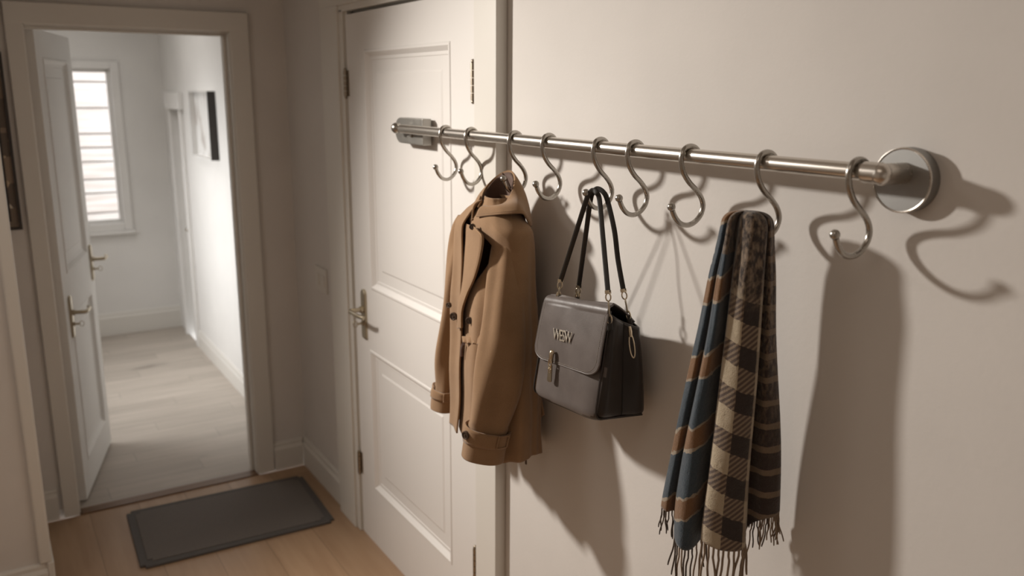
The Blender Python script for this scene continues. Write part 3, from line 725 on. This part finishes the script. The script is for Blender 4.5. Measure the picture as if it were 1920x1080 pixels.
o_ = flap_pt(.30, .765, .004); ex = (flap_pt(.60, .765, .004)-o_); ey = (flap_pt(.285, .66, .004)-o_).normalized()
lt = letters('WESW', o_, ex.normalized(), ey, nF, .0250, ex.length, metal('pale letter metal', (.82, .76, .66), .36), flap); lt['label'] = 'pale gold metal letters WESW'
# clasp
cpt = flap_pt(.345, .955, .006)
dn = (flap_pt(.345, 1, .006)-flap_pt(.345, .9, .006)).normalized(); sd_ = wN
bm = bm_new(); tube(bm, crv([cpt-dn*.016+nF*.000, cpt-dn*.012+nF*.004, cpt-dn*.002+nF*.005, cpt+dn*.010+nF*.004], 12), [.0045, .006, .0062, .006, .0058, .0056, .0054, .0052, .005, .005, .005, .005], 14)
cl = obj('clasp', bm, M_gold, bag, True)
bm = bm_new(); ring(bm, cpt+dn*.012+nF*.007, dn, sd_, .011, .006, .0016); obj('clasp_ring', bm, M_gold, cl, True)
bm = bm_new(); c0 = cpt+dn*.022+nF*.003
n_ = 12; pr = []
for k in range(n_+1): a = pi*k/n_; pr.append((.0082*cos(a), .030+.004*sin(a)))
pr += [(-.0060, -.006), (.0060, -.006)]
A = [bm.verts.new(c0+sd_*a+dn*b) for a, b in pr]; B = [bm.verts.new(c0+sd_*a+dn*b+nF*.004) for a, b in pr]
for i in range(len(pr)): j = (i+1) % len(pr); bm.faces.new((A[i], A[j], B[j], B[i]))
bm.faces.new(A); bm.faces.new(B[::-1]); o = obj('clasp_tongue', bm, M_brass, cl); bev(o, .001)
bm = bm_new(); q = c0+nF*.0042+dn*.006
for k in (-1, 1): tube(bm, [q+sd_*.0045*k-dn*.003, q+sd_*.0045*k+dn*.006], .0008, 6)
tube(bm, [q-sd_*.0045+dn*.006, q+sd_*.0045+dn*.006], .0008, 6); tube(bm, [q-sd_*.0045, q+sd_*.0045], .0008, 6); obj('clasp_slot', bm, M_gold, cl)
# straps: each runs ring - hook - ring
HK = Vector((-.093, 1.439, 1.543))
att = {'FL': Vector((-0.1200, 1.5148, 1.3055)), 'BL': Vector((-0.0700, 1.5108, 1.3002)), 'FR': Vector((-0.1420, 1.3035, 1.3035)), 'BR': Vector((-0.0720, 1.3297, 1.2969))}
ends = {'FL': Vector((-0.1160, 1.5134, 1.3406)), 'BL': Vector((-0.0720, 1.5049, 1.3238)), 'FR': Vector((-0.1350, 1.3203, 1.3565)), 'BR': Vector((-0.0780, 1.3409, 1.3489))}
tops = {'f': [(-0.1120, 1.4285, 1.5355), (-0.1100, 1.4224, 1.5460), (-0.1070, 1.4156, 1.5509), (-0.1050, 1.4053, 1.5463), (-0.1020, 1.3995, 1.5324)],
        'b': [(-0.1000, 1.4330, 1.5275), (-0.0980, 1.4272, 1.5448), (-0.0930, 1.4195, 1.5531), (-0.0880, 1.4058, 1.5475), (-0.0840, 1.3958, 1.5306)]}
for fl, fr, kk in (('FL', 'FR', 'f'), ('BL', 'BR', 'b')):
    a, b = ends[fl], ends[fr]; tp = [Vector(q) for q in tops[kk]]
    P = [a, a.lerp(tp[0], .33)+Vector((0, 0, 0)), a.lerp(tp[0], .66), *tp, tp[-1].lerp(b, .33)+(Vector((-0.0800, 1.3778, 1.4612))-Vector((-0.0800, 1.3831, 1.4605)))*(1 if kk == 'b' else 0), tp[-1].lerp(b, .66), b]
    bm = bm_new(); tube(bm, crv([list(q) for q in P], 90), .0054, 12, True, (.24, (-.75, -.66, 0))); st = obj('strap', bm, M_strap, bag, True)
for key in ('FL', 'BL', 'FR', 'BR'):
    e, a = ends[key], att[key]; d = (a-e); L_ = d.length; d.normalize(); rt = Vector((.8, -.6, 0)); rt = (rt-d*rt.dot(d)).normalized(); nn = d.cross(rt)
    bm = bm_new(); tube(bm, [e-d*.004, e+d*.003], .0064, 4, True, (.45, tuple(nn))); cy = obj('strap_buckle', bm, M_gold, bag)
    bm = bm_new(); ring(bm, e+d*(.010), d, rt, .008, .005, .0015); obj('link', bm, M_gold, cy, True)
    bm = bm_new(); ring(bm, e+d*(L_*.5+.006), d, nn, L_*.22+.002, .0045, .0018); obj('link', bm, M_brass, cy, True)
    bm = bm_new(); ring(bm, a-d*.001, d, rt, .0095, .0042, .0017); obj('link', bm, M_gold, cy, True)
    bm = bm_new(); tube(bm, [a+d*.002, a+d*.020], .006, 12, True, (.3, tuple(nn))); obj('strap_tab', bm, M_strap, bag, True)
# loop charm hanging from the gusset edge
c0 = Vector((-0.0880, 1.3060, 1.2819)); c1 = Vector((-0.0920, 1.2862, 1.2284)); d = (c1-c0).normalized(); rt = Vector((.8, -.6, 0)); rt = (rt-d*rt.dot(d)).normalized()
bm = bm_new(); tube(bm, [c0, c0+d*.010, c0+d*.022], [.0035, .0045, .0035], 10); cy = obj('charm', bm, M_gold, bag, True)
bm = bm_new(); ring(bm, c0+d*.041, d, rt, .024, .0050, .0015, 32); obj('charm_loop', bm, M_gold, cy, True)

# ------------------------------------------------------------------ scarf
SA = Vector((-.100, .9987, 0)); E1 = Vector((.678, -.735, 0)); E2 = Vector((-.735, -.678, 0))
scarf = thing('scarf', 'brown and blue plaid wool scarf with fringe draped over a hook', 'scarf', (-.1, .9987, 1.555))
#      a      b     ztip  top_a  top_b
SC = [(-.094, -.030, 1.000, -.026, -.022), (-.117, -.010, .998, -.041, -.004), (-.107, .006, .996, -.038, .006), (-.093, -.006, .990, -.031, .006), (-.090, .020, .955, -.030, .016),
      (-.078, .038, .944, -.030, .026), (-.058, .030, .943, -.023, .018), (-.036, -.012, .955, -.014, -.004), (-.038, .046, .968, -.008, .028), (-.005, .060, .962, .010, .038),
      (.030, .050, .966, .031, .028), (.034, .006, .985, .032, .004), (.058, .022, 1.012, .036, .010), (.082, .012, 1.018, .040, .002), (.092, -.008, 1.020, .043, -.008),
      (.078, -.028, 1.018, .030, -.020), (.040, -.038, 1.015, .012, -.026), (-.020, -.036, 1.010, -.006, -.026), (-.067, -.040, 1.005, -.018, -.026)]
NC = len(SC)
def spread(z):
    return cr([(0,), (.19,), (.34,), (.53,), (.72,), (.88,), (1.0,)], max(0, min(1, (1.535-z)/.54))*6)[0]
def per(i, k): return SC[int(i) % NC][k]
def ccr(s, k):
    t = s*NC; i = int(t); f_ = t-i; a, b, c, d = (per(i-1, k), per(i, k), per(i+1, k), per(i+2, k))
    return .5*((2*b)+(-a+c)*f_+(2*a-5*b+4*c-d)*f_*f_+(-a+3*b-3*c+d)*f_**3)
def sc_pt(s, v):
    zt = ccr(s, 2); a1, b1, a0, b0 = ccr(s, 0), ccr(s, 1), ccr(s, 3), ccr(s, 4)
    if v < .10:                                 # dome over the hook
        q = v/.10*pi/2; k = sin(q)**.75; z = 1.520+.038*max(0, cos(q))**.55; a = a0*k; a = a0*k-.001*(1-k); b = b0*k+.012*(1-k)
        wr = .0022*sin(s*2*pi*11)*k
    else:
        q = (v-.10)/.90; z = 1.520-(1.520-zt)*q; w = spread(z); a = a0+(a1-a0)*w; b = b0+(b1-b0)*(.25+.75*w)*1.0 if w > .0 else b0
        b = b0+(b1-b0)*w
        wr = (.0032*sin(s*2*pi*11)+.0022*sin(s*2*pi*17+2))*max(.1, 1-q*1.5)+.0012*sin(s*14*pi+9*q)
        w_ = min(1, (v-.10)/.07); wr = wr*w_+.0022*sin(s*2*pi*11)*(1-w_)
    bulge = .003*sin(9*v+s*6*pi)*v
    P = SA+E1*(a+bulge*.6)+E2*(b+wr+bulge*.5); P.z = z; P.x = min(P.x, -.008); return P
g = G('blue wool with orange bands', (.06, .08, .1), .95, 0, .1)
x, y, z = g.xyz(g.obj()); uvx, uvy, _ = g.xyz(g.obj(uv=True))
fz = g.noise(g.obj(), 700, 2); fz2 = g.noise(g.obj(), 60, 3)
aa = g.M('SUBTRACT', g.M('MULTIPLY', x, .678), g.M('MULTIPLY', y, .735))
d = g.M('ADD', g.M('ADD', z, g.M('MULTIPLY', aa, -.62)), g.M('MULTIPLY', fz2, .018))
fr = g.M('FRACT', g.M('DIVIDE', g.M('ADD', d, 3.062), .128))
blue = g.mix(fz, (.030, .044, .062), (.070, .092, .110)); org = g.mix(fz, (.14, .070, .032), (.24, .132, .066)); cre = g.mix(fz, (.24, .19, .14), (.36, .30, .23))
c = g.mix(g.M('LESS_THAN', fr, .36), blue, cre); c = g.mix(g.M('MULTIPLY', g.M('LESS_THAN', fr, .32), g.M('GREATER_THAN', fr, .04)), c, org)
g.color(c); g.bump(g.M('ADD', fz, g.M('MULTIPLY', fz2, 2.)), .7, .002); g.b.inputs['Sheen Weight'].default_value = .35; M_sb = g.m
g = G('beige and brown plaid wool', (.3, .2, .15), .95, 0, .1)
x, y, z = g.xyz(g.obj()); fz = g.noise(g.obj(), 700, 2); fz2 = g.noise(g.obj(), 60, 3)
aa = g.M('SUBTRACT', g.M('MULTIPLY', x, .678), g.M('MULTIPLY', y, .735))
uvx, uvy, _ = g.xyz(g.obj(uv=True))
jz = g.M('ADD', z, g.M('MULTIPLY', fz2, .010)); row = g.M('FRACT', g.M('DIVIDE', g.M('ADD', g.M('ADD', jz, g.M('MULTIPLY', aa, .35)), 3.02), .078))
ju = g.M('ADD', uvx, g.M('MULTIPLY', g.M('SUBTRACT', fz2, .5), .006))
dark_r = g.M('GREATER_THAN', row, .52); colA = g.M('LESS_THAN', ju, .472); rim = g.M('GREATER_THAN', ju, .522)
hat = g.M('GREATER_THAN', g.M('SINE', g.M('MULTIPLY', g.M('SUBTRACT', g.M('MULTIPLY', z, 1.), g.M('MULTIPLY', aa, .9)), 620.)), -.1)
cream = g.mix(fz, (.36, .29, .20), (.52, .43, .31)); brn = g.mix(fz, (.075, .052, .042), (.13, .092, .072)); dk = g.mix(fz, (.030, .022, .020), (.055, .042, .036)); md = g.mix(fz, (.20, .145, .10), (.29, .22, .155))
hA = g.mix(hat, cream, brn)
cA = g.mix(dark_r, cream, g.mix(g.M('MULTIPLY', hat, 1.), md, brn)); cB = g.mix(dark_r, g.mix(hat, md, brn), dk)
c = g.mix(colA, cB, cA); c = g.mix(rim, c, g.mix(dark_r, cream, g.mix(.5, cream, brn)))
mo = g.mix(g.ramp(g.noise(g.obj((1, 1, .45)), 150, 3), .42, .64), dk, g.mix(fz, (.17, .12, .085), (.30, .23, .165)))
c = g.mix(g.ramp(g.M('ADD', uvy, g.M('MULTIPLY', fz2, .12)), .36, .29), c, mo)
g.color(c); g.bump(g.M('ADD', fz, g.M('MULTIPLY', fz2, 2.)), .7, .002); g.b.inputs['Sheen Weight'].default_value = .35; M_sp = g.m
g = G('dark brown wool with tan lines', (.1, .07, .05), .95, 0, .1)
x, y, z = g.xyz(g.obj()); fz = g.noise(g.obj(), 700, 2); fz2 = g.noise(g.obj(), 55, 3); fz3 = g.noise(g.obj((1, 1, .45)), 170, 3)
jz = g.M('ADD', z, g.M('MULTIPLY', fz2, .006)); fr = g.M('FRACT', g.M('DIVIDE', g.M('ADD', jz, 3.018), .042)); 
dk = g.mix(fz, (.030, .020, .017), (.062, .043, .036)); tn = g.mix(fz, (.15, .105, .070), (.24, .175, .12))
up_ = g.M('GREATER_THAN', z, -.30); c = g.mix(g.M('LESS_THAN', fr, .26), dk, tn); c = g.mix(g.M('MULTIPLY', g.ramp(fz3, .46, .66), g.ramp(z, -.45, -.2)), c, tn)
g.color(c); g.bump(g.M('ADD', fz, g.M('MULTIPLY', fz2, 2.)), .7, .002); g.b.inputs['Sheen Weight'].default_value = .35; M_sd = g.m
NU, NV = 230, 120
bm = grid(lambda s, v: sc_pt(s, v), NU, NV, True)
for f_ in bm.faces:
    uv = [l[bm.loops.layers.uv[0]].uv[0] for l in f_.loops]; vv = sum(l[bm.loops.layers.uv[0]].uv[1] for l in f_.loops)/4
    s = min(uv); c_ = s*NC; wob = .25*sin(vv*23)
    top = vv < .10
    f_.material_index = 0 if (c_ < 7.2 or c_ > 17) else (1 if c_ < 10.85 else 2)
    if f_.material_index == 0 and vv < .15 and c_ > 4.6: f_.material_index = 1
cloth = obj('cloth', bm, [M_sb, M_sp, M_sd], scarf, True); solid(cloth, .003, 0)
# fringe
M_fb = fabric('tan fringe yarn', (.20, .14, .095), (.32, .24, .17)); M_fd = fabric('dark fringe yarn', (.06, .045, .035), (.13, .095, .07))
def fringe(c_, ln, mat, r_):
    s = c_/NC; p = sc_pt(s, .998)+Vector((0, 0, .001)); P = [p, p+Vector((0, 0, -.012))]; dx = random.uniform(-.004, .004); dy = random.uniform(-.005, .005); ph = random.uniform(0, 6)
    for k in range(1, 9):
        q = k/8; P.append(p+Vector((dx*q*2+.0016*sin(ph+6*q), dy*q*2+.0018*cos(ph+5*q), -.012-(ln-.012)*q)))
    P = [Vector((min(a.x, -.006), a.y, a.z)) for a in P]
    bm = bm_new(); tube(bm, P, [r_]*(len(P)-1)+[r_*.8], 7); obj('fringe_strand', bm, mat, scarf, True)
for k in range(8): fringe(.7+2.3*k/7, random.uniform(.046, .056), M_fd, .0013)
for k in range(11): fringe(3.9+3.0*k/10, random.uniform(.06, .085), random.choice((M_fb, M_fd)), .0016)
for k in range(13): fringe(8.0+2.7*k/12, random.uniform(.075, .10), M_fb, .0021)
for k in range(20): fringe(11.4+3.2*k/19, random.uniform(.048, .060), random.choice((M_fb, M_fd, M_fb)), .0013)
for k in range(18): fringe(15.2+3.2*k/17, random.uniform(.05, .06), M_fd, .0014)

# ------------------------------------------------------------------ lights
def area(name, loc, rot, size, power, color, sy=None):
    l = bpy.data.lights.new(name, 'AREA'); l.energy = power; l.color = color; l.size = size
    if sy: l.shape = 'RECTANGLE'; l.size_y = sy
    o = bpy.data.objects.new(name, l); COL.objects.link(o); o.location = loc; o.rotation_euler = rot; return o
def aim(o, t): o.rotation_euler = (Vector(t)-Vector(o.location)).to_track_quat('-Z', 'Y').to_euler()
l = bpy.data.lights.new('hall_assumed_spot_lamp', 'SPOT'); l.energy = 232; l.color = (1, .94, .865); l.spot_size = radians(110); l.spot_blend = 1; l.shadow_soft_size = .075  # assumed lamp, unseen and without fixture, placed to suit the cast shadows
o = bpy.data.objects.new('hall_assumed_spot_lamp', l); COL.objects.link(o); o.location = (-1.40, 3.00, 2.20); aim(o, (0, .45, .12))
area('hall_fill_light', (-1.3, .5, 2.44), (0, 0, 0), .9, 2.5, (1, .87, .74))  # added unseen fill to soften the hall's shadows
area('hall_fill_light', (-1.75, 2.45, 2.44), (0, 0, 0), .5, 4.2, (1, .93, .86))  # added unseen fill, lifts the corner wall beyond the door
o = area('far_room_assumed_window_light', (-1.62, 5.15, 1.35), (0, -pi/2, 0), 1.1, 17, (.99, .995, 1), .9); aim(o, (-.1, 5.1, .45)); o.data.spread = radians(95)  # bare light for an assumed, unseen left window; the wall has none built
area('far_room_fill_light', (-.8, 5.4, 2.44), (0, 0, 0), .8, 8, (1, .97, .94))  # added unseen fill to brighten the far room
W = bpy.data.worlds.new('World'); S.world = W; W.use_nodes = True
bg = W.node_tree.nodes['Background']; bg.inputs[0].default_value = (.96, .975, 1, 1); bg.inputs[1].default_value = 2.7

# ------------------------------------------------------------------ camera
cam = bpy.data.cameras.new('camera'); co = bpy.data.objects.new('camera', cam); COL.objects.link(co); S.camera = co
cam.sensor_fit = 'HORIZONTAL'; cam.sensor_width = 36; cam.lens = 1601.156/1920*36; cam.clip_start = .05
r = Vector((.84935447, -.52779155, .00574983)); u = Vector((.11362449, .19346787, .97450483)); f = Vector((.51544782, .82704671, -.22429285))
Mx = Matrix((r, u, -f)).transposed().to_4x4(); Mx.translation = (-1.186, 0, 1.75); co.matrix_world = Mx
cam.dof.use_dof = True; cam.dof.focus_distance = 1.75; cam.dof.aperture_fstop = 3.0
S.view_settings.view_transform = 'Standard'; S.view_settings.look = 'None'; S.view_settings.gamma = 1; S.view_settings.exposure = 0
try: S.view_settings.use_curve_mapping = False
except Exception: pass
